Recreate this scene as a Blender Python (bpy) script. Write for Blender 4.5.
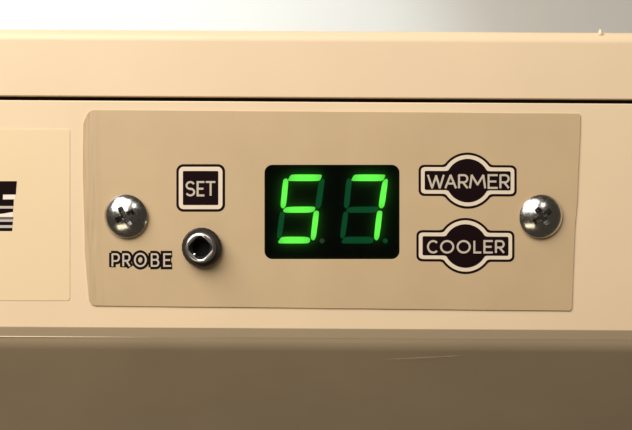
import bpy, bmesh, math, random
from mathutils import Vector, Matrix

random.seed(7)
for o in list(bpy.data.objects):
    bpy.data.objects.remove(o, do_unlink=True)
S = bpy.context.scene
COL = S.collection
MM = 0.001

# ------------------------------------------------------------------ camera
W, H = 632.0, 430.0            # photograph size in pixels
DIST = 0.200                   # camera to front face, metres
TILT = math.radians(9.5)       # looks down a little, frame shifted back up
ROLL = math.radians(0.33)
FPX = 5.0 / MM * DIST * math.cos(TILT)
SHIFT = FPX * math.tan(TILT)
cam_d = bpy.data.cameras.new('camera')
cam = bpy.data.objects.new('camera', cam_d)
COL.objects.link(cam)
CAM_ROT = Matrix.Rotation(math.radians(90) - TILT, 4, 'X') @ Matrix.Rotation(ROLL, 4, 'Z')
CAM_LOC = Vector((0, -DIST, 0))
cam.matrix_world = Matrix.Translation(CAM_LOC) @ CAM_ROT
cam_d.sensor_fit = 'HORIZONTAL'
cam_d.sensor_width = 36
cam_d.lens = FPX / W * 36
cam_d.shift_y = SHIFT / W
cam_d.clip_start = 0.005
cam_d.clip_end = 20
cam_d.dof.use_dof = True
cam_d.dof.focus_distance = DIST * math.cos(TILT)
cam_d.dof.aperture_fstop = 16
S.camera = cam

# ------------------------------------------------------------------ light
world = bpy.data.worlds.new('World')
S.world = world
world.use_nodes = True
bg = world.node_tree.nodes['Background']
bg.inputs['Color'].default_value = (1.0, 0.86, 0.64, 1)
bg.inputs['Strength'].default_value = 0.05

def aim(o, target):
    d = Vector(target) - o.location
    o.rotation_euler = d.to_track_quat('-Z', 'Y').to_euler()

def area(name, loc, target, sx, sy, power, color):
    l = bpy.data.lights.new(name, 'AREA')
    l.shape = 'RECTANGLE'; l.size = sx; l.size_y = sy
    l.energy = power; l.color = color
    o = bpy.data.objects.new(name, l); COL.objects.link(o)
    o.location = loc; aim(o, target)
    return o

area('key_lamp', (-0.23, -0.33, 0.33), (0, 0, 0), 0.48, 0.40, 5.05, (1.0, 0.927, 0.83))
area('side_lamp', (0.16, -0.40, 0.34), (0, 0, 0), 0.05, 0.05, 0.22, (1.0, 0.93, 0.84))
area('low_fill', (-0.17, -0.30, -0.24), (0, 0, 0), 0.26, 0.10, 0.17, (1.0, 0.84, 0.58))  # added fill from below, for screw crescents and the lower panel
sp = bpy.data.lights.new('wall_fill_spot', 'SPOT')  # added spot without a known fixture, brightens the left of the wall
sp.energy = 2.7; sp.color = (0.82, 0.93, 1.0)
sp.spot_size = math.radians(66); sp.spot_blend = 0.45; sp.shadow_soft_size = 0.012
wl = bpy.data.objects.new('wall_fill_spot', sp); COL.objects.link(wl)
wl.location = (-0.121, -0.02, 0.20); aim(wl, (-0.086, 0.15, 0.045))

S.view_settings.view_transform = 'Standard'
S.view_settings.look = 'None'
S.view_settings.exposure = 0
S.view_settings.gamma = 1
S.view_settings.use_curve_mapping = False
S.render.engine = 'CYCLES'
S.cycles.filter_width = 2.0

# ------------------------------------------------------------------ helpers
def at(px, py, y=0.0):
    """pixel of the photograph -> (X, Z) in metres on the vertical plane Y = y"""
    d = CAM_ROT.to_3x3() @ Vector(((px - W / 2) / FPX, -(py - (H / 2 + SHIFT)) / FPX, -1))
    t = (y - CAM_LOC.y) / d.y
    p = CAM_LOC + d * t
    return (p.x, p.z)

WL = {}
def put(name, verts, faces, mat, parent=None, smooth=False):
    n = len(verts)
    c = Vector([(min(v[i] for v in verts) + max(v[i] for v in verts)) / 2 for i in range(3)])
    me = bpy.data.meshes.new(name)
    me.from_pydata([Vector(v) - c for v in verts], [], faces)
    bm = bmesh.new(); bm.from_mesh(me)
    bmesh.ops.recalc_face_normals(bm, faces=bm.faces)
    bm.to_mesh(me); bm.free()
    if smooth:
        me.polygons.foreach_set('use_smooth', [True] * len(me.polygons))
        me.set_sharp_from_angle(angle=math.radians(32))
    me.materials.append(mat)
    o = bpy.data.objects.new(name, me); COL.objects.link(o)
    WL[o] = c
    if parent:
        o.parent = parent; o.location = c - WL[parent]
    else:
        o.location = c
    return o

def empty(name, loc):
    o = bpy.data.objects.new(name, None); COL.objects.link(o)
    o.empty_display_size = 0.005
    o.location = loc; WL[o] = Vector(loc)
    return o

def tag(o, label=None, cat=None, group=None, kind=None):
    if label: o['label'] = label
    if cat: o['category'] = cat
    if group: o['group'] = group
    if kind: o['kind'] = kind
    return o

def plate_geo(loops, y_back, y_front, bevel=0.0):
    """flat piece from closed XZ outlines (holes allowed), thickness in Y, facing -Y"""
    cu = bpy.data.curves.new('tmp', 'CURVE')
    cu.dimensions = '2D'; cu.fill_mode = 'BOTH'
    half = (y_back - y_front) / 2
    cu.extrude = half - bevel; cu.bevel_depth = bevel; cu.bevel_resolution = 1
    cu.offset = -bevel
    for lp in loops:
        s = cu.splines.new('POLY'); s.points.add(len(lp) - 1)
        for p, q in zip(s.points, lp): p.co = (q[0], q[1], 0, 1)
        s.use_cyclic_u = True
    ob = bpy.data.objects.new('tmp', cu); COL.objects.link(ob)
    dg = bpy.context.evaluated_depsgraph_get()
    me = bpy.data.meshes.new_from_object(ob.evaluated_get(dg))
    mid = (y_back + y_front) / 2
    vs = [(v.co.x, mid - v.co.z, v.co.y) for v in me.vertices]
    fs = [tuple(p.vertices) for p in me.polygons]
    bpy.data.objects.remove(ob); bpy.data.curves.remove(cu); bpy.data.meshes.remove(me)
    bm = bmesh.new()
    bv = [bm.verts.new(v) for v in vs]
    for f in fs:
        try: bm.faces.new([bv[i] for i in f])
        except ValueError: pass
    bmesh.ops.remove_doubles(bm, verts=bm.verts, dist=1e-7)
    bm.verts.index_update()
    vs = [tuple(v.co) for v in bm.verts]; fs = [[v.index for v in f.verts] for f in bm.faces]
    bm.free()
    return vs, fs

def plate(name, loops, y_back, y_front, mat, parent=None, bevel=0.0):
    vs, fs = plate_geo(loops, y_back, y_front, bevel)
    return put(name, vs, fs, mat, parent)

def prism(pts, y_back, y_front):
    n = len(pts)
    vs = [(p[0], y_front, p[1]) for p in pts] + [(p[0], y_back, p[1]) for p in pts]
    fs = [list(range(n)), list(range(2 * n - 1, n - 1, -1))]
    fs += [[i, (i + 1) % n, n + (i + 1) % n, n + i] for i in range(n)]
    return vs, fs

def join(parts):
    V, F = [], []
    for v, f in parts:
        k = len(V); V += list(v); F += [[i + k for i in q] for q in f]
    return V, F

def rrect_px(x0, y0, x1, y1, r, n=8):
    """rounded rectangle in pixels; r may be four radii (tl, tr, br, bl)"""
    rr = r if isinstance(r, (tuple, list)) else (r,) * 4
    out = []
    for (cx, cy, sx, sy, a0, q) in ((x0, y0, 1, 1, 180, rr[0]), (x1, y0, -1, 1, 270, rr[1]),
                                   (x1, y1, -1, -1, 0, rr[2]), (x0, y1, 1, -1, 90, rr[3])):
        ox, oy = cx + sx * q, cy + sy * q
        for i in range(n + 1):
            a = math.radians(a0 + 90 * i / n)
            out.append((ox + q * math.cos(a), oy + q * math.sin(a)))
    return out

def to_xz(px, y): return [at(p[0], p[1], y) for p in px]

def fillet(poly, radii, n=12):
    """round the corners of a closed (y, z) polygon"""
    out = []; m = len(poly)
    for i, p in enumerate(poly):
        r = radii[i]
        if r <= 0: out.append(p); continue
        p = Vector(p); a = (Vector(poly[i - 1]) - p).normalized(); b = (Vector(poly[(i + 1) % m]) - p).normalized()
        ang = a.angle(b); d = r / math.tan(ang / 2)
        c = p + (a + b).normalized() * (r / math.sin(ang / 2))
        s = p + a * d - c; e = p + b * d - c
        tot = math.pi - ang
        sgn = 1 if s.x * e.y - s.y * e.x > 0 else -1
        for k in range(n + 1):
            t = sgn * tot * k / n
            out.append((c.x + s.x * math.cos(t) - s.y * math.sin(t), c.y + s.x * math.sin(t) + s.y * math.cos(t)))
    return out

def extrude_x(prof, x0, x1):
    n = len(prof)
    vs = [(x0, p[0], p[1]) for p in prof] + [(x1, p[0], p[1]) for p in prof]
    fs = [list(range(n)), list(range(2 * n - 1, n - 1, -1))]
    fs += [[i, (i + 1) % n, n + (i + 1) % n, n + i] for i in range(n)]
    return vs, fs

def lathe(prof, cx, cz, n=64, close=True):
    """prof: (radius, y) pairs, axis along Y through (cx, cz)"""
    vs, fs = [], []
    rings = []
    for r, y in prof:
        if r < 1e-9:
            rings.append([len(vs)]); vs.append((cx, y, cz))
        else:
            rings.append(list(range(len(vs), len(vs) + n)))
            vs += [(cx + r * math.cos(2 * math.pi * i / n), y, cz + r * math.sin(2 * math.pi * i / n)) for i in range(n)]
    for a, b in zip(rings, rings[1:]):
        for i in range(n):
            j = (i + 1) % n
            if len(a) == 1: fs.append([a[0], b[j], b[i]])
            elif len(b) == 1: fs.append([a[i], a[j], b[0]])
            else: fs.append([a[i], a[j], b[j], b[i]])
    return vs, fs

# ------------------------------------------------------------------ materials
def mat(name, base, rough=0.5, metal=0.0, spec=0.5, var=0.0, vscale=400, bump=0.0, bscale=900, rvar=0.0, coat=0.0):
    m = bpy.data.materials.new(name); m.use_nodes = True
    nt = m.node_tree; b = nt.nodes['Principled BSDF']
    b.inputs['Base Color'].default_value = (*base, 1)
    b.inputs['Roughness'].default_value = rough
    b.inputs['Metallic'].default_value = metal
    b.inputs['Specular IOR Level'].default_value = spec
    b.inputs['Coat Weight'].default_value = coat
    tc = nt.nodes.new('ShaderNodeTexCoord')
    def noise(scale, detail=5):
        n = nt.nodes.new('ShaderNodeTexNoise')
        n.inputs['Scale'].default_value = scale; n.inputs['Detail'].default_value = detail
        nt.links.new(tc.outputs['Object'], n.inputs['Vector'])
        return n
    if var:
        n = noise(vscale); mx = nt.nodes.new('ShaderNodeMix'); mx.data_type = 'RGBA'
        mx.inputs['A'].default_value = (*[c * (1 - var) for c in base], 1)
        mx.inputs['B'].default_value = (*[min(1, c * (1 + var)) for c in base], 1)
        nt.links.new(n.outputs['Fac'], mx.inputs['Factor']); nt.links.new(mx.outputs['Result'], b.inputs['Base Color'])
    if rvar:
        n = noise(vscale * 1.7); mr = nt.nodes.new('ShaderNodeMapRange')
        mr.inputs['From Min'].default_value = 0.3; mr.inputs['From Max'].default_value = 0.7
        mr.inputs['To Min'].default_value = max(0.02, rough - rvar); mr.inputs['To Max'].default_value = rough + rvar
        nt.links.new(n.outputs['Fac'], mr.inputs['Value']); nt.links.new(mr.outputs['Result'], b.inputs['Roughness'])
    if bump:
        n = noise(bscale, 3); bp = nt.nodes.new('ShaderNodeBump')
        bp.inputs['Strength'].default_value = 1.0; bp.inputs['Distance'].default_value = bump
        nt.links.new(n.outputs['Fac'], bp.inputs['Height']); nt.links.new(bp.outputs['Normal'], b.inputs['Normal'])
    return m

CREAM = (0.73, 0.575, 0.395)
M_body = mat('cream_paint', CREAM, 0.42, spec=0.4, var=0.06, vscale=38, bump=1.0e-5, bscale=1300, rvar=0.05)
M_lower = mat('cream_paint_lower', CREAM, 0.38, spec=0.45, var=0.10, vscale=45, bump=1.2e-5, bscale=1000, rvar=0.06)
M_gloss = mat('cream_paint_gloss', CREAM, 0.16, spec=0.6)
M_over = mat('tan_overlay', (0.515, 0.385, 0.233), 0.44, spec=0.45, var=0.09, vscale=70, bump=5e-6, bscale=2200, rvar=0.09)
M_film = mat('label_film', (0.735, 0.587, 0.38), 0.36, spec=0.45, var=0.03, vscale=50, bump=2e-6, bscale=900)
M_black = mat('black_print', (0.008, 0.0028, 0.0032), 0.6, spec=0.05, var=0.2, vscale=900)
M_cream = mat('cream_print', (0.70, 0.60, 0.47), 0.5, var=0.06, vscale=900)
M_letter = mat('letter_print', (0.50, 0.44, 0.36), 0.5, var=0.10, vscale=1500)
M_grey = mat('grey_print', (0.10, 0.09, 0.085), 0.5)
M_lgrey = mat('light_grey_print', (0.48, 0.45, 0.41), 0.5)
M_white = mat('white_print', (0.78, 0.72, 0.63), 0.5)
M_gap_shade = mat('gap_shade_black', (0.012, 0.011, 0.010), 0.9, spec=0.1)  # black that stands for the shade inside the lid gap
M_steel = mat('screw_steel', (0.70, 0.69, 0.67), 0.20, 1.0, var=0.10, vscale=1200, bump=6e-6, bscale=1300, rvar=0.07)
M_recess = mat('recess_steel', (0.34, 0.33, 0.32), 0.25, 1.0, var=0.6, vscale=2200, bump=6e-5, bscale=1900, rvar=0.12)  # darker, mottled steel for the recess faces
M_nut = mat('dark_nickel', (0.12, 0.105, 0.10), 0.33, 1.0, var=0.2, vscale=1500, bump=6e-6, bscale=1500)
M_chrome = mat('jack_chrome', (0.84, 0.83, 0.81), 0.26, 1.0, var=0.1, vscale=1500, bump=5e-6, bscale=1200)
M_bore = mat('jack_bore', (0.006, 0.006, 0.008), 0.6, spec=0.2)
M_disp = mat('display_black', (0.0004, 0.0006, 0.0004), 0.9, spec=0.0)
M_off = mat('segment_unlit', (0.004, 0.080, 0.036), 0.9, spec=0.0)
M_offdot = mat('point_unlit', (0.04, 0.05, 0.045), 0.9, spec=0.0)
M_wall = mat('wall_paint', (0.435, 0.445, 0.44), 0.7, spec=0.2, var=0.03, vscale=30, bump=2e-5, bscale=300)

M_on = bpy.data.materials.new('segment_lit'); M_on.use_nodes = True
nt = M_on.node_tree; b = nt.nodes['Principled BSDF']
b.inputs['Base Color'].default_value = (0.02, 0.10, 0.02, 1)
b.inputs['Emission Color'].default_value = (0.155, 1.0, 0.085, 1)
b.inputs['Specular IOR Level'].default_value = 0
_tc = nt.nodes.new('ShaderNodeTexCoord'); _ln = nt.nodes.new('ShaderNodeVectorMath'); _ln.operation = 'LENGTH'
_mr = nt.nodes.new('ShaderNodeMapRange')          # the diode sits behind the middle of each bar
_mr.inputs['From Min'].default_value = 0.0012; _mr.inputs['From Max'].default_value = 0.0036
_mr.inputs['To Min'].default_value = 1.25; _mr.inputs['To Max'].default_value = 0.80
nt.links.new(_tc.outputs['Object'], _ln.inputs[0]); nt.links.new(_ln.outputs['Value'], _mr.inputs['Value'])
nt.links.new(_mr.outputs['Result'], b.inputs['Emission Strength'])

M_lens = bpy.data.materials.new('smoked_lens'); M_lens.use_nodes = True
nt = M_lens.node_tree; nt.nodes.remove(nt.nodes['Principled BSDF'])
out = nt.nodes['Material Output']
tr = nt.nodes.new('ShaderNodeBsdfTransparent'); tr.inputs['Color'].default_value = (0.86, 0.93, 0.87, 1)
tl = nt.nodes.new('ShaderNodeBsdfTranslucent'); tl.inputs['Color'].default_value = (0.9, 1.0, 0.9, 1)
gl = nt.nodes.new('ShaderNodeBsdfGlossy'); gl.inputs['Roughness'].default_value = 0.12
m1 = nt.nodes.new('ShaderNodeMixShader'); m1.inputs[0].default_value = 0.05
m2 = nt.nodes.new('ShaderNodeMixShader')
m2.inputs[0].default_value = 0.012
nt.links.new(tr.outputs[0], m1.inputs[1]); nt.links.new(tl.outputs[0], m1.inputs[2])
nt.links.new(m1.outputs[0], m2.inputs[1]); nt.links.new(gl.outputs[0], m2.inputs[2])
nt.links.new(m2.outputs[0], out.inputs['Surface'])

# wrinkles of the overlay film along its left edge (fine relief only)
nt = M_over.node_tree; b = nt.nodes['Principled BSDF']
tc = nt.nodes.new('ShaderNodeTexCoord')
mp = nt.nodes.new('ShaderNodeMapping'); mp.inputs['Scale'].default_value = (1, 1, 0.10)
nz = nt.nodes.new('ShaderNodeTexNoise'); nz.inputs['Scale'].default_value = 900; nz.inputs['Detail'].default_value = 1
sx = nt.nodes.new('ShaderNodeSeparateXYZ')
mr = nt.nodes.new('ShaderNodeMapRange')
mr.inputs['From Min'].default_value = -0.0500; mr.inputs['From Max'].default_value = -0.0455
mr.inputs['To Min'].default_value = 1.0; mr.inputs['To Max'].default_value = 0.0
mu = nt.nodes.new('ShaderNodeMath'); mu.operation = 'MULTIPLY'
bp = nt.nodes.new('ShaderNodeBump'); bp.inputs['Strength'].default_value = 1; bp.inputs['Distance'].default_value = 4.0e-4
old = [l for l in nt.links if l.to_socket == b.inputs['Normal']][0].from_socket
nt.links.new(tc.outputs['Object'], mp.inputs['Vector']); nt.links.new(mp.outputs[0], nz.inputs['Vector'])
nt.links.new(tc.outputs['Object'], sx.inputs[0]); nt.links.new(sx.outputs['X'], mr.inputs['Value'])
nt.links.new(nz.outputs['Fac'], mu.inputs[0]); nt.links.new(mr.outputs['Result'], mu.inputs[1])
nt.links.new(mu.outputs[0], bp.inputs['Height']); nt.links.new(old, bp.inputs['Normal'])
nt.links.new(bp.outputs['Normal'], b.inputs['Normal'])

# ------------------------------------------------------------------ wall behind
XL, XR = -0.16, 0.16
BACK = 0.15
zof = lambda py: at(316, py)[1]
w = put('wall', *extrude_x([(BACK, -0.4), (BACK, 0.6), (BACK + 0.03, 0.6), (BACK + 0.03, -0.4)], -0.7, 0.7), M_wall)
tag(w, 'pale painted wall behind the top edge of the cream housing', 'wall', kind='structure')

# ------------------------------------------------------------------ housing
z_top, z_gap0, z_gap1, z_low = zof(29.0), zof(97.5), zof(101.7), zof(328.6)
z_band = zof(339.0)
hs = empty('appliance_housing', (0, 0.07, z_low - 0.03))
tag(hs, 'cream painted metal appliance housing with a dark gap below its lid', 'housing')
dzb = z_low - z_band
yb = dzb * math.tan(math.radians(31))
prof = [(BACK, z_gap1), (0.0, z_gap1), (0.0, z_low), (yb, z_band), (yb + 0.006, z_band), (BACK, z_band)]
prof = fillet(prof, [0, 0.25 * MM, 0.35 * MM, 0.04 * MM, 0, 0])
DX0, DY0, DX1, DY1, DR = 264.6, 164.9, 399.6, 259.2, 8.0     # display window, pixels
def solid(vs, fs):
    me = bpy.data.meshes.new('t'); me.from_pydata(vs, [], fs)
    bm = bmesh.new(); bm.from_mesh(me); bmesh.ops.recalc_face_normals(bm, faces=bm.faces); bm.to_mesh(me); bm.free()
    o = bpy.data.objects.new('t', me); COL.objects.link(o); return o
shell = solid(*extrude_x(prof, XL, XR))
cut = solid(*prism(to_xz(rrect_px(DX0 - 2.5, DY0 - 2.5, DX1 + 2.5, DY1 + 2.5, DR + 2), 0), 1.4 * MM, -1 * MM))
md = shell.modifiers.new('pocket', 'BOOLEAN'); md.object = cut; md.operation = 'DIFFERENCE'; md.solver = 'EXACT'
me = bpy.data.meshes.new_from_object(shell.evaluated_get(bpy.context.evaluated_depsgraph_get()))
geo = [tuple(v.co) for v in me.vertices], [list(p.vertices) for p in me.polygons]
bpy.data.objects.remove(shell); bpy.data.objects.remove(cut)
put('front_shell', *geo, M_body, hs)
# lower panel: rolled lip, then a face that slopes back under the front
yl = yb - 0.3 * MM * math.tan(math.radians(31)) + 0.008 * MM
zl = z_band + 0.3 * MM
sl = math.radians(47)
zbot = zl - 0.045
y1, z1 = yl + 2.3 * MM * math.tan(math.radians(33)), zl - 2.3 * MM
prof = [(BACK, zl), (yl, zl), (y1, z1), (y1 + (z1 - zbot) * math.tan(sl), zbot), (BACK, zbot)]
prof = fillet(prof, [0, 0.12 * MM, 13.0 * MM, 0, 0], 32)
lp = put('lower_panel', *extrude_x(prof, XL, XR), M_lower, hs)
lp['label'] = 'shaded lower panel sloping back under the front face'
# scuff on the lower panel
def low_pt(px, py, off):
    # pixel -> point on the sloped lower face
    d = CAM_ROT.to_3x3() @ Vector(((px - W / 2) / FPX, -(py - (H / 2 + SHIFT)) / FPX, -1))
    n = Vector((0, -math.cos(sl), -math.sin(sl)))
    p0 = Vector((0, y1, z1)) + n * off
    t = (p0 - CAM_LOC).dot(n) / d.dot(n)
    return CAM_LOC + d * t
vs, fs = [], []
N = 16
for i in range(N + 1):
    u = i / N; px = 384 + 80 * u; py = 359.5 - 4.2 * u + 0.8 * math.sin(u * 3.1)
    wd = (0.4 + 2.6 * math.sin(math.pi * u) ** 1.5)
    vs += [tuple(low_pt(px, py - wd / 2, -3e-5)), tuple(low_pt(px, py, (0 + 9 * math.sin(math.pi * u)) * 1e-5)), tuple(low_pt(px, py + wd / 2, -3e-5))]
    if i:
        k = 3 * i
        fs += [[k - 3, k, k + 1, k - 2], [k - 2, k + 1, k + 2, k - 1]]
put('scuff', vs, fs, M_lower, lp, smooth=True)
# bead added along the seam to catch a glint, thinning out to the right
vs, fs = [], []
N = 40
for i in range(N + 1):
    u = i / N; x = XL + 0.002 + (at(300, 339)[0] - XL) * u
    px_ = 316 + x * 5000
    rr = (0.12 if px_ < 95 else 0.12 - 0.08 * min(1, (px_ - 95) / 60)) * max(0, 1 - max(0, u - .6) / .4) * MM + 1e-6
    for k in range(7):
        a = math.radians(-100 + 200 * k / 6)
        vs.append((x, yb + 0.05 * MM - rr * math.cos(a), z_band - 0.03 * MM + rr * math.sin(a)))
    if i:
        for k in range(6): fs.append([7 * i - 7 + k, 7 * i + k, 7 * i + k + 1, 7 * i - 6 + k])
put('glint_bead', vs, fs, M_gloss, lp, smooth=True)
# black strip added inside the gap to keep its shade dark
put('gap_shade_strip', *extrude_x([(0.0016, z_gap1 - 0.3 * MM), (0.0016, z_gap0 + 0.3 * MM), (0.02, z_gap0 + 0.3 * MM), (0.02, z_gap1 - 0.3 * MM)], XL + .001, XR - .001), M_gap_shade, hs)

# ------------------------------------------------------------------ lid
ch = zof(29.0) - zof(37.0)
yf = 0.05 * MM
prof = [(BACK, z_gap0), (yf, z_gap0), (yf, z_top - ch), (yf + ch * 0.95, z_top), (BACK, z_top)]
prof = fillet(prof, [0, 0.2 * MM, 2.3 * MM, 2.3 * MM, 0])
ld = put('lid', *extrude_x(prof, XL, XR), M_body, hs)
ld['label'] = 'lid strip with bright top edge above the dark gap'
# dried drip of paint on the top edge
cx, cz = at(600.5, 33.5, 0.0008)
vs, fs = lathe([(0, -0.30 * MM), (0.20 * MM, -0.25 * MM), (0.36 * MM, -0.12 * MM), (0.48 * MM, 0.6 * MM)], 0, 0, 20)
vs = [(cx + v[0] * (0.7 if v[2] > 0 else 1.5), 0.0008 + v[1] * 0.8, cz + v[2] * (2.0 if v[2] > 0 else 1.5)) for v in vs]
put('paint_drip', vs, fs, M_gloss, ld, smooth=True)

# ------------------------------------------------------------------ name label at the left
nl = empty('name_label', (at(20, 300)[0], 0, at(20, 300)[1]))
tag(nl, 'cream film label with a black striped letter, cut off at the left edge', 'label')
YN = -0.09 * MM
plate('film', [to_xz(rrect_px(-150, 129, 70, 300.5, 3), 0)], 0.05 * MM, YN, M_film, nl, 0.03 * MM)
def strip(name, pts, k, m, yb_=YN + 0.02 * MM, par=None):
    return put(name, *prism(to_xz(pts, YN), yb_, YN - k * 0.008 * MM), m, par or nl)
edge = lambda y: 16.8 - (y - 181) * 0.088
ink = []
def bar(y0, y1, xr0=None, xr1=None, xl=-70):
    return [(xl, y0), (edge(y0) if xr0 is None else xr0, y0), (edge(y1) - .2 if xr1 is None else xr1, y1), (xl, y1)]
lb = strip('letter', bar(181.2, 194.6, 16.8, 15.9), 3, M_black)
for y0, y1, xr, m, k in ((194.6, 199.4, 3.0, M_black, 3), (199.4, 206.0, 13.8, M_black, 3), (208.6, 212.0, 13.2, M_black, 3),
                         (217.0, 219.4, 13.4, M_grey, 3), (221.8, 225.2, 12.9, M_black, 3), (228.0, 231.0, 12.4, M_black, 3)):
    strip('letter_bar', [(-70, y0), (xr, y0), (xr - .3, y1), (-70, y1)], k, m, par=lb)
for pts, m in (([(3.0, 194.6), (15.8, 194.6), (15.2, 199.4), (3.0, 199.4)], M_white),
               ([(-70, 206), (13.6, 206), (13.4, 208.6), (-70, 208.6)], M_lgrey),
               ([(-70, 214.6), (-2, 214.4), (12.8, 212.0), (13.2, 217.0), (-70, 217.0)], M_white),
               ([(-70, 212.0), (12.6, 212.0), (-2, 214.2), (-70, 214.4)], M_black),
               ([(-70, 219.4), (13, 219.4), (12.8, 221.8), (-70, 221.8)], M_lgrey),
               ([(-70, 225.2), (12.8, 225.2), (12.5, 228.0), (-70, 228.0)], M_lgrey)):
    strip('letter_stripe', pts, 2.5, m, par=lb)

# ------------------------------------------------------------------ control panel
PY = -0.27 * MM                                        # front of the overlay
cp = empty('control_panel', (0, 0, at(330, 308)[1]))
tag(cp, 'tan control panel overlay with green digital readout, SET, WARMER and COOLER keys', 'control panel')
# outline of the overlay, uneven along its hand-cut left edge
ol = []
ol += [(83.0, 124.0), (84.5, 119.5), (86.8, 114.5), (89.3, 111.3), (93.0, 109.8)]
for i in range(1, 16): ol.append((93 + (578.6 - 93) * i / 16, 109.8 + 3.6 * i / 16 + random.uniform(-.12, .12)))
ol += [(579.0, 113.5), (580.5, 115.0)]
ol += [(580.2, 135), (578.6, 170), (577.5, 200), (575.2, 226), (574.2, 250), (573.0, 280), (572.2, 308.0), (570.4, 310.8)]
for i in range(1, 16): ol.append((570 + (96.5 - 570) * i / 16, 310.9 - 5.0 * i / 16 + random.uniform(-.12, .12)))
ol += [(95.0, 305.8), (91.5, 304.6), (89.2, 301.2), (88.4, 296.0)]
ol += [(86.2, 272), (84.6, 250), (84.2, 225), (83.4, 200), (82.6, 175), (82.8, 150)]
hole = rrect_px(DX0, DY0, DX1, DY1, DR)
plate('overlay', [to_xz(ol, PY), to_xz(hole, PY)], 0.05 * MM, PY, M_over, cp, 0.05 * MM)

# display in its window
def zp(x, y): return (255 + x / 3.742, 155 + y / 3.739)
yd = 0.80 * MM
R2 = lambda k: to_xz(rrect_px(DX0 - k, DY0 - k, DX1 + k, DY1 + k, DR + k * .8), PY)
dsp = put('display', *join([plate_geo([R2(2.0)], 1.38 * MM, yd, 0), plate_geo([R2(2.0), R2(0.4)], yd + .01 * MM, 0.06 * MM, 0)]), M_disp, cp)
dsp['label'] = 'black two digit display window glowing green 57'
SEG = {
 'A': [(124, 95), (133, 76), (141, 71), (244, 71), (250, 75), (244, 93), (236, 99), (130, 99)],
 'F': [(110, 90), (120, 89), (126, 97), (126, 106), (117, 187), (108, 198), (99, 197), (93, 188), (104, 97)],
 'G': [(106, 205), (120, 192), (219, 191), (225, 196), (223, 206), (211, 217), (115, 217), (108, 213)],
 'B': [(238, 103), (252, 90), (261, 92), (262, 100), (249, 187), (239, 198), (229, 197), (223, 188)],
 'C': [(218, 214), (228, 209), (240, 211), (241, 222), (229, 306), (220, 318), (212, 316), (206, 308)],
 'E': [(92, 218), (104, 212), (114, 220), (102, 300), (90, 313), (79, 305)],
 'D': [(88, 324), (97, 309), (104, 304), (196, 304), (206, 314), (203, 327), (196, 332), (93, 332), (88, 329)],
}
for dx, on in ((0, 'AFGCD'), (237, 'ABC')):
    for k, pts in SEG.items():
        q = [zp(p[0] + dx, p[1]) for p in pts]
        mx_, my_ = sum(p[0] for p in q) / len(q), sum(p[1] for p in q) / len(q)
        q = [(mx_ + (p[0] - mx_) * (1.02 if k in 'AGD' else .91), my_ + (p[1] - my_) * (.90 if k in 'AGD' else 1.03)) for p in q]
        # soften corners
        for _ in range(2):
            q = [p for a, b_ in zip(q, q[1:] + q[:1]) for p in ((a[0] * .82 + b_[0] * .18, a[1] * .82 + b_[1] * .18), (a[0] * .18 + b_[0] * .82, a[1] * .18 + b_[1] * .82))]
        s = put('segment', *prism(to_xz(q, yd), yd + 0.02 * MM, yd - 0.04 * MM), M_on if k in on else M_off, dsp)
        s['label'] = 'glowing green bar' if k in on else 'unlit dark green bar'
    c = zp(251 + dx, 321)
    put('decimal_point', *prism(to_xz([(c[0] + 2.5 * math.cos(a * math.pi / 10), c[1] + 2.5 * math.sin(a * math.pi / 10)) for a in range(20)], yd),
        yd + 0.02 * MM, yd - 0.04 * MM), M_offdot if dx == 0 else M_off, dsp)
plate('lens', [to_xz(rrect_px(DX0 + .05, DY0 + .05, DX1 - .05, DY1 - .05, DR), PY)], PY + 0.10 * MM, PY + 0.05 * MM, M_lens, dsp)

# ---- lettering: stroke ribbons
def arc(cx, cy, rx, ry, a0, a1, n=14):
    return [(cx + rx * math.cos(math.radians(a0 + (a1 - a0) * i / n)), cy + ry * math.sin(math.radians(a0 + (a1 - a0) * i / n))) for i in range(n + 1)]
G = {   # unit box, y down
 'S': [arc(.5, .26, .46, .26, -30, -270, 12) + arc(.5, .75, .48, .25, -90, 150, 12)],
 'E': [[(1, 0), (0, 0), (0, 1), (1, 1)], [(0, .5), (.85, .5)]],
 'T': [[(0, 0), (1, 0)], [(.5, 0), (.5, 1)]],
 'P': [[(0, 1), (0, 0)], [(0, 0), (.55, 0)] + arc(.6, .29, .40, .29, -90, 90, 10) + [(0, .58)]],
 'R': [[(0, 1), (0, 0)], [(0, 0), (.55, 0)] + arc(.6, .28, .40, .28, -90, 90, 10) + [(0, .56)], [(.45, .56), (1, 1)]],
 'O': [arc(.5, .5, .5, .5, -90, 90, 16), arc(.5, .5, .5, .5, 90, 270, 16)],
 'C': [arc(.55, .5, .52, .5, -48, -312, 22)],
 'B': [[(0, 1), (0, 0)], [(0, 0), (.55, 0)] + arc(.6, .24, .32, .24, -90, 90, 8) + [(0, .48)], [(.5, .48)] + arc(.6, .74, .40, .26, -90, 90, 8) + [(0, 1)]],
 'L': [[(0, 0), (0, 1), (1, 1)]],
 'W': [[(0, 0), (.26, 1)], [(.26, 1), (.52, .05)], [(.52, .05), (.75, 1)], [(.75, 1), (1, 0)]],
 'A': [[(0, 1), (.5, 0)], [(.5, 0), (1, 1)], [(.2, .66), (.8, .66)]],
 'M': [[(0, 1), (.12, 0)], [(.12, 0), (.5, .75)], [(.5, .75), (.88, 0)], [(.88, 0), (1, 1)]],
}
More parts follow.
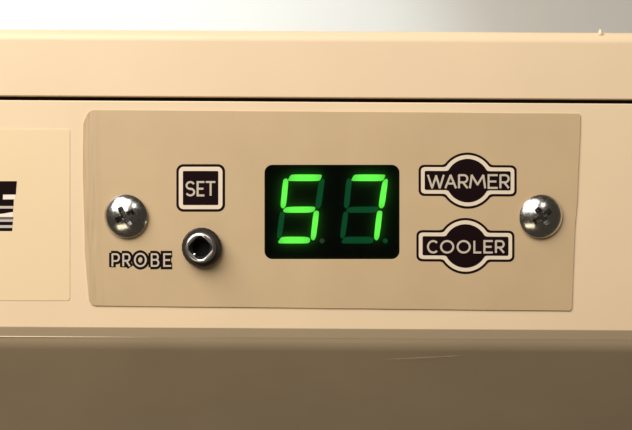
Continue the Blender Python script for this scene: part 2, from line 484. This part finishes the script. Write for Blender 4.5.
def ribbon(pts, half):
    """closed outline of a polyline with a given half width (metres), square ends"""
    P = [Vector(p) for p in pts]
    P = [p for i, p in enumerate(P) if i == 0 or (p - P[i - 1]).length > 1e-7]
    L, R = [], []
    for i, p in enumerate(P):
        d0 = (P[i] - P[i - 1]).normalized() if i else (P[1] - P[0]).normalized()
        d1 = (P[i + 1] - P[i]).normalized() if i < len(P) - 1 else d0
        n0, n1 = Vector((-d0.y, d0.x)), Vector((-d1.y, d1.x))
        m = (n0 + n1)
        m = m / max(m.length_squared / 2, 0.55)
        e = d0 * (-half * .4) if i == 0 else (d1 * (half * .4) if i == len(P) - 1 else Vector((0, 0)))
        L.append(p + m * half + e); R.append(p - m * half + e)
    return L, R
def strokes(word, half_mm, y_back, y_front):
    """word: list of (char, x0, y0, x1, y1) in photo pixels"""
    parts = []; k = 0
    for ch_, x0, y0, x1, y1 in word:
        for st in G[ch_]:
            pts = [at(x0 + (x1 - x0) * p[0], y0 + (y1 - y0) * p[1], y_front) for p in st]
            L, R = ribbon(pts, half_mm * MM)
            n = len(L); yf_ = y_front - k * 3e-6; k = (k + 1) % 4
            vs = [(p.x, yf_, p.y) for p in L] + [(p.x, yf_, p.y) for p in R] + [(p.x, y_back, p.y) for p in L] + [(p.x, y_back, p.y) for p in R]
            fs = []
            for i in range(n - 1):
                fs += [[i, i + 1, n + i + 1, n + i], [2 * n + i, 3 * n + i, 3 * n + i + 1, 2 * n + i + 1],
                       [i, 2 * n + i, 2 * n + i + 1, i + 1], [n + i, n + i + 1, 3 * n + i + 1, 3 * n + i]]
            fs += [[0, n, 3 * n, 2 * n], [n - 1, 3 * n - 1, 4 * n - 1, 2 * n - 1]]
            parts.append((vs, fs))
    return join(parts)

E = lambda k: PY - k * 0.03 * MM
# SET key
bt = plate('set_button', [to_xz(rrect_px(176.4, 164.2, 225.0, 211.6, 7.0), PY)], PY + 0.03 * MM, E(1), M_black, cp)
bt['label'] = 'square key marked SET'
plate('border', [to_xz(rrect_px(178.8, 166.7, 222.5, 209.2, 4.8), PY)], E(0.5), E(2), M_cream, bt)
plate('key_face', [to_xz(rrect_px(183.0, 171.0, 218.2, 204.9, 0.9), PY)], E(1.5), E(3), M_black, bt)
put('lettering', *strokes([('S', 186.2, 182.0, 194.4, 195.4), ('E', 197.6, 182.0, 204.0, 195.4), ('T', 206.2, 182.0, 215.0, 195.4)], 0.20, E(2.5), E(4)), M_letter, bt)
# WARMER and COOLER keys: a bar crossed with a disc
def badge(cx, cy, hx, hy, r, cr, n=240):
    out = []
    for i in range(n):
        a = 2 * math.pi * (i + .5) / n
        c, s = math.cos(a), math.sin(a)
        # ray against the rounded bar by bisection
        lo, hi = 0.0, 80.0
        for _ in range(24):
            m = (lo + hi) / 2
            qx, qy = abs(c * m) - (hx - cr), abs(s * m) - (hy - cr)
            d = math.hypot(max(qx, 0), max(qy, 0)) + min(max(qx, qy), 0) - cr
            if d < 0: lo = m
            else: hi = m
        q = max(lo, r)
        if abs(lo - r) < 2.0: q += 0.8 * (1 - abs(lo - r) / 2.0)      # eased inner corner
        out.append((cx + c * q, cy + s * q))
    return out
def badge_key(name, label, cx, cy, word, rot):
    R_ = lambda pts: to_xz([(p[0], p[1] + (p[0] - cx) * rot) for p in pts], PY)
    k = plate(name, [R_(badge(cx, cy, 49.0, 15.6, 28.0, 5.5))], PY + 0.03 * MM, E(1), M_black, cp)
    k['label'] = label
    plate('border', [R_(badge(cx, cy, 46.7, 13.3, 25.7, 3.6))], E(0.5), E(2), M_cream, k)
    plate('key_face', [R_(badge(cx, cy, 42.9, 9.5, 21.7, 1.0))], E(1.5), E(3), M_black, k)
    put('lettering', *strokes(word, 0.205, E(2.5), E(4)), M_letter, k)
wz = lambda ch_, a, b_, t=156, u=229: (ch_, 412 + a / 5.745, 148 + t / 5.745, 412 + b_ / 5.745, 148 + u / 5.745)
badge_key('warmer_button', 'key marked WARMER', 467.6, 180.6,
          [wz('W', 92, 182), wz('A', 192, 252), wz('R', 270, 318), wz('M', 333, 420), wz('E', 440, 490), wz('R', 508, 555)], 0.006)
cz_ = lambda ch_, a, b_, t=167, u=233: (ch_, 412 + a / 5.745, 212 + t / 5.745, 412 + b_ / 5.745, 212 + u / 5.745)
badge_key('cooler_button', 'key marked COOLER', 465.4, 246.0,
          [cz_('C', 90, 148), cz_('O', 167, 237), cz_('O', 262, 332), cz_('L', 358, 396), cz_('E', 416, 462), cz_('R', 482, 527)], 0.006)
# PROBE lettering: light letters in a dark outline
pz = lambda ch_, a, b_, t=112, u=205: (ch_, 100 + a / 7.9, 240 + t / 7.9, 100 + b_ / 7.9, 240 + u / 7.9)
pw = [pz('P', 98, 150), pz('R', 184, 234), pz('O', 275, 362, 108, 207), pz('B', 408, 462), pz('E', 506, 560)]
pl = put('probe_lettering', *strokes(pw, 0.66, PY + 0.03 * MM, E(1)), M_black, cp)
pl['label'] = 'word PROBE in light letters with dark outline'
put('letter_fill', *strokes(pw, 0.185, E(0.5), E(3)), M_letter, pl)
cc = (100 + 318 / 7.9, 240 + 158 / 7.9)
put('letter_centre', *prism(to_xz([(cc[0] + 2.0 * math.cos(a * math.pi / 8), cc[1] + 2.0 * math.sin(a * math.pi / 8)) for a in range(16)], PY), E(0.5), E(2.5)), M_letter, pl)

# probe socket
sx_, sz_ = at(202.3, 247.4, PY)
sk = empty('probe_socket', (sx_, PY, sz_)); sk.parent = cp; sk.location = Vector((sx_, PY, sz_)) - WL[cp]
sk['label'] = 'round metal probe jack with dark bore'
r = MM
# knurled ring nut
vs, fs = lathe([(2.6 * r, PY + .05 * r), (3.85 * r, PY + .05 * r), (3.95 * r, PY - .25 * r), (3.95 * r, PY - 1.35 * r), (3.65 * r, PY - 1.65 * r), (2.6 * r, PY - 1.65 * r), (2.6 * r, PY + .05 * r)], sx_, sz_, 72)
vs = [(sx_ + (v[0] - sx_) * k, v[1], sz_ + (v[2] - sz_) * k) for i, v in enumerate(vs) for k in [(0.988 if (i % 72) % 3 == 0 and math.hypot(v[0] - sx_, v[2] - sz_) > 3.7 * r else 1.0)]]
put('ring_nut', vs, fs, M_nut, sk)
# threaded barrel with rounded mouth
pr = [(2.9 * r, PY)]
y = PY - 1.5 * r
while y > PY - 2.7 * r:
    pr += [(2.98 * r, y), (2.80 * r, y - .15 * r)]; y -= .3 * r
f0 = PY - 3.4 * r
pr += [(2.98 * r, PY - 2.85 * r), (2.95 * r, f0 + .20 * r), (2.75 * r, f0), (2.50 * r, f0 - .06 * r), (2.28 * r, f0 + .04 * r), (2.14 * r, f0 + .30 * r), (2.1 * r, f0 + .8 * r), (2.1 * r, PY)]
vs, fs = lathe(pr, sx_, sz_, 64)
def angular(v):                                        # the mouth is slightly four-sided inside
    dx_, dz_ = v[0] - sx_, v[2] - sz_; q = math.hypot(dx_, dz_)
    if q > 2.4 * r or v[1] > f0 + 1.5 * r: return v
    k = 0.95 + 0.07 * math.cos(4 * math.atan2(dz_, dx_))
    return (sx_ + dx_ * k, v[1], sz_ + dz_ * k)
put('barrel', [angular(v) for v in vs], fs, M_chrome, sk, smooth=True)
put('bore', *lathe([(2.09 * r, f0 + .95 * r), (1.75 * r, f0 + 1.0 * r), (1.7 * r, PY - .05 * r), (0, PY - .05 * r)], sx_, sz_, 48), M_bore, sk)
# bright spring contact low in the bore
vs, fs = lathe([(0, -.34 * r), (.24 * r, -.22 * r), (.32 * r, 0), (.26 * r, 1.0 * r)], 0, 0, 20)
vs = [(sx_ - 1.2 * r + v[0], f0 + .75 * r + v[1], sz_ - 1.35 * r + v[2]) for v in vs]
put('contact', vs, fs, M_chrome, sk, smooth=True)

# ------------------------------------------------------------------ screws
def cross_cutter(cx, cz, y_top, ang, depth, arm, wid):
    parts = []
    for a in (ang, ang + math.pi / 2):
        ca, sa = math.cos(a), math.sin(a)
        def P(u, v, y): return (cx + u * ca - v * sa, y, cz + u * sa + v * ca)
        ra, rb, wa, wb = arm * 1.15, arm * .55, wid * .55, wid * .38
        vs = [P(-ra, -wa, y_top - .6 * MM), P(ra, -wa, y_top - .6 * MM), P(ra, wa, y_top - .6 * MM), P(-ra, wa, y_top - .6 * MM),
              P(-rb, -wb, y_top + depth), P(rb, -wb, y_top + depth), P(rb, wb, y_top + depth), P(-rb, wb, y_top + depth)]
        parts.append((vs, [[0, 1, 2, 3], [7, 6, 5, 4], [0, 4, 5, 1], [1, 5, 6, 2], [2, 6, 7, 3], [3, 7, 4, 0]]))
    return parts
def tmp_obj(vs, fs):
    me = bpy.data.meshes.new('t'); me.from_pydata(vs, [], fs)
    bm = bmesh.new(); bm.from_mesh(me); bmesh.ops.recalc_face_normals(bm, faces=bm.faces); bm.to_mesh(me); bm.free()
    o = bpy.data.objects.new('t', me); COL.objects.link(o); return o
def screw(px, py, ang, label):
    cx, cz = at(px, py, PY)
    R, rim = 4.3 * MM, 0.70 * MM
    RT, rt, tilt = 6.6 * MM, 3.35 * MM, math.asin(3.35 / 6.6)
    top = math.radians(46)
    rs = (R * .995 - rt) / (math.sin(top) - math.sin(tilt))
    hgt = rim + rs * (math.cos(tilt) - math.cos(top)) + RT * (1 - math.cos(tilt))
    t = empty('panel_screw', (cx, PY, cz))
    tag(t, label, 'screw', 'screws holding the control panel')
    prof = [(0, PY + .06 * MM), (R * .86, PY + .06 * MM), (R * .88, PY - .12 * MM), (R * .975, PY - .56 * MM), (R, PY - .665 * MM), (R * .995, PY - rim)]
    for i in range(1, 15):
        a = top + (tilt - top) * i / 14
        prof.append((R * .995 - rs * math.sin(top) + rs * math.sin(a), PY - rim - rs * (math.cos(a) - math.cos(top))))
    yt = PY - rim - rs * (math.cos(tilt) - math.cos(top))
    for i in range(1, 15):
        a = tilt * (1 - i / 14)
        prof.append((RT * math.sin(a), yt - RT * (math.cos(a) - math.cos(tilt))))
    prof[-1] = (0, prof[-1][1])
    head = tmp_obj(*lathe(prof, cx, cz, 80))
    cuts = [tmp_obj(v, f) for v, f in cross_cutter(cx, cz, PY - hgt, ang, 1.6 * MM, 2.3 * MM, 1.15 * MM)]
    for c in cuts:
        md = head.modifiers.new('b', 'BOOLEAN'); md.object = c; md.operation = 'DIFFERENCE'; md.solver = 'EXACT'
    dg = bpy.context.evaluated_depsgraph_get()
    me = bpy.data.meshes.new_from_object(head.evaluated_get(dg))
    vs = [tuple(v.co) for v in me.vertices]; fs = [list(p.vertices) for p in me.polygons]
    for o in cuts + [head]: bpy.data.objects.remove(o, do_unlink=True)
    def cavity(f):
        c = [sum(vs[i][k] for i in f) / len(f) for k in range(3)]
        q = math.hypot(c[0] - cx, c[2] - cz)
        return q < 3.1 * MM and PY - .2 * MM > c[1] > yt - RT * (math.cos(math.asin(q / RT)) - math.cos(tilt)) + .04 * MM
    cav = [f for f in fs if cavity(f)]
    def sub(ff):
        ix = sorted({i for f in ff for i in f}); mp_ = {v: k for k, v in enumerate(ix)}
        return [vs[i] for i in ix], [[mp_[i] for i in f] for f in ff]
    h = put('head', *sub([f for f in fs if f not in cav]), M_steel, t, smooth=True)
    rc = put('recess', *sub(cav), M_recess, h)
    rc['label'] = 'darker cross recess'
    # raised burr flakes left by the driver around the recess
    rnd = random.Random(int(px))
    for i in range(3):
        a = ang + math.pi / 4 + i * math.pi / 2 + rnd.uniform(-.3, .3)
        d = rnd.uniform(.65, 1.0) * MM
        bx_, bz_ = cx + d * math.cos(a), cz + d * math.sin(a)
        v2, f2 = lathe([(0, -.05 * MM), (.12 * MM, -.03 * MM), (.2 * MM, .12 * MM)], 0, 0, 12)
        v2 = [(bx_ + p[0] * rnd.uniform(.7, 1.4), PY - hgt + .02 * MM + p[1], bz_ + p[2] * rnd.uniform(.7, 1.4)) for p in v2]
        put('burr', v2, f2, M_steel, h, smooth=True)
    return t
screw(126.6, 216.2, math.radians(28), 'steel cross head screw at the left end of the panel above PROBE')
screw(540.2, 216.4, math.radians(38), 'steel cross head screw at the right end of the panel beside WARMER')
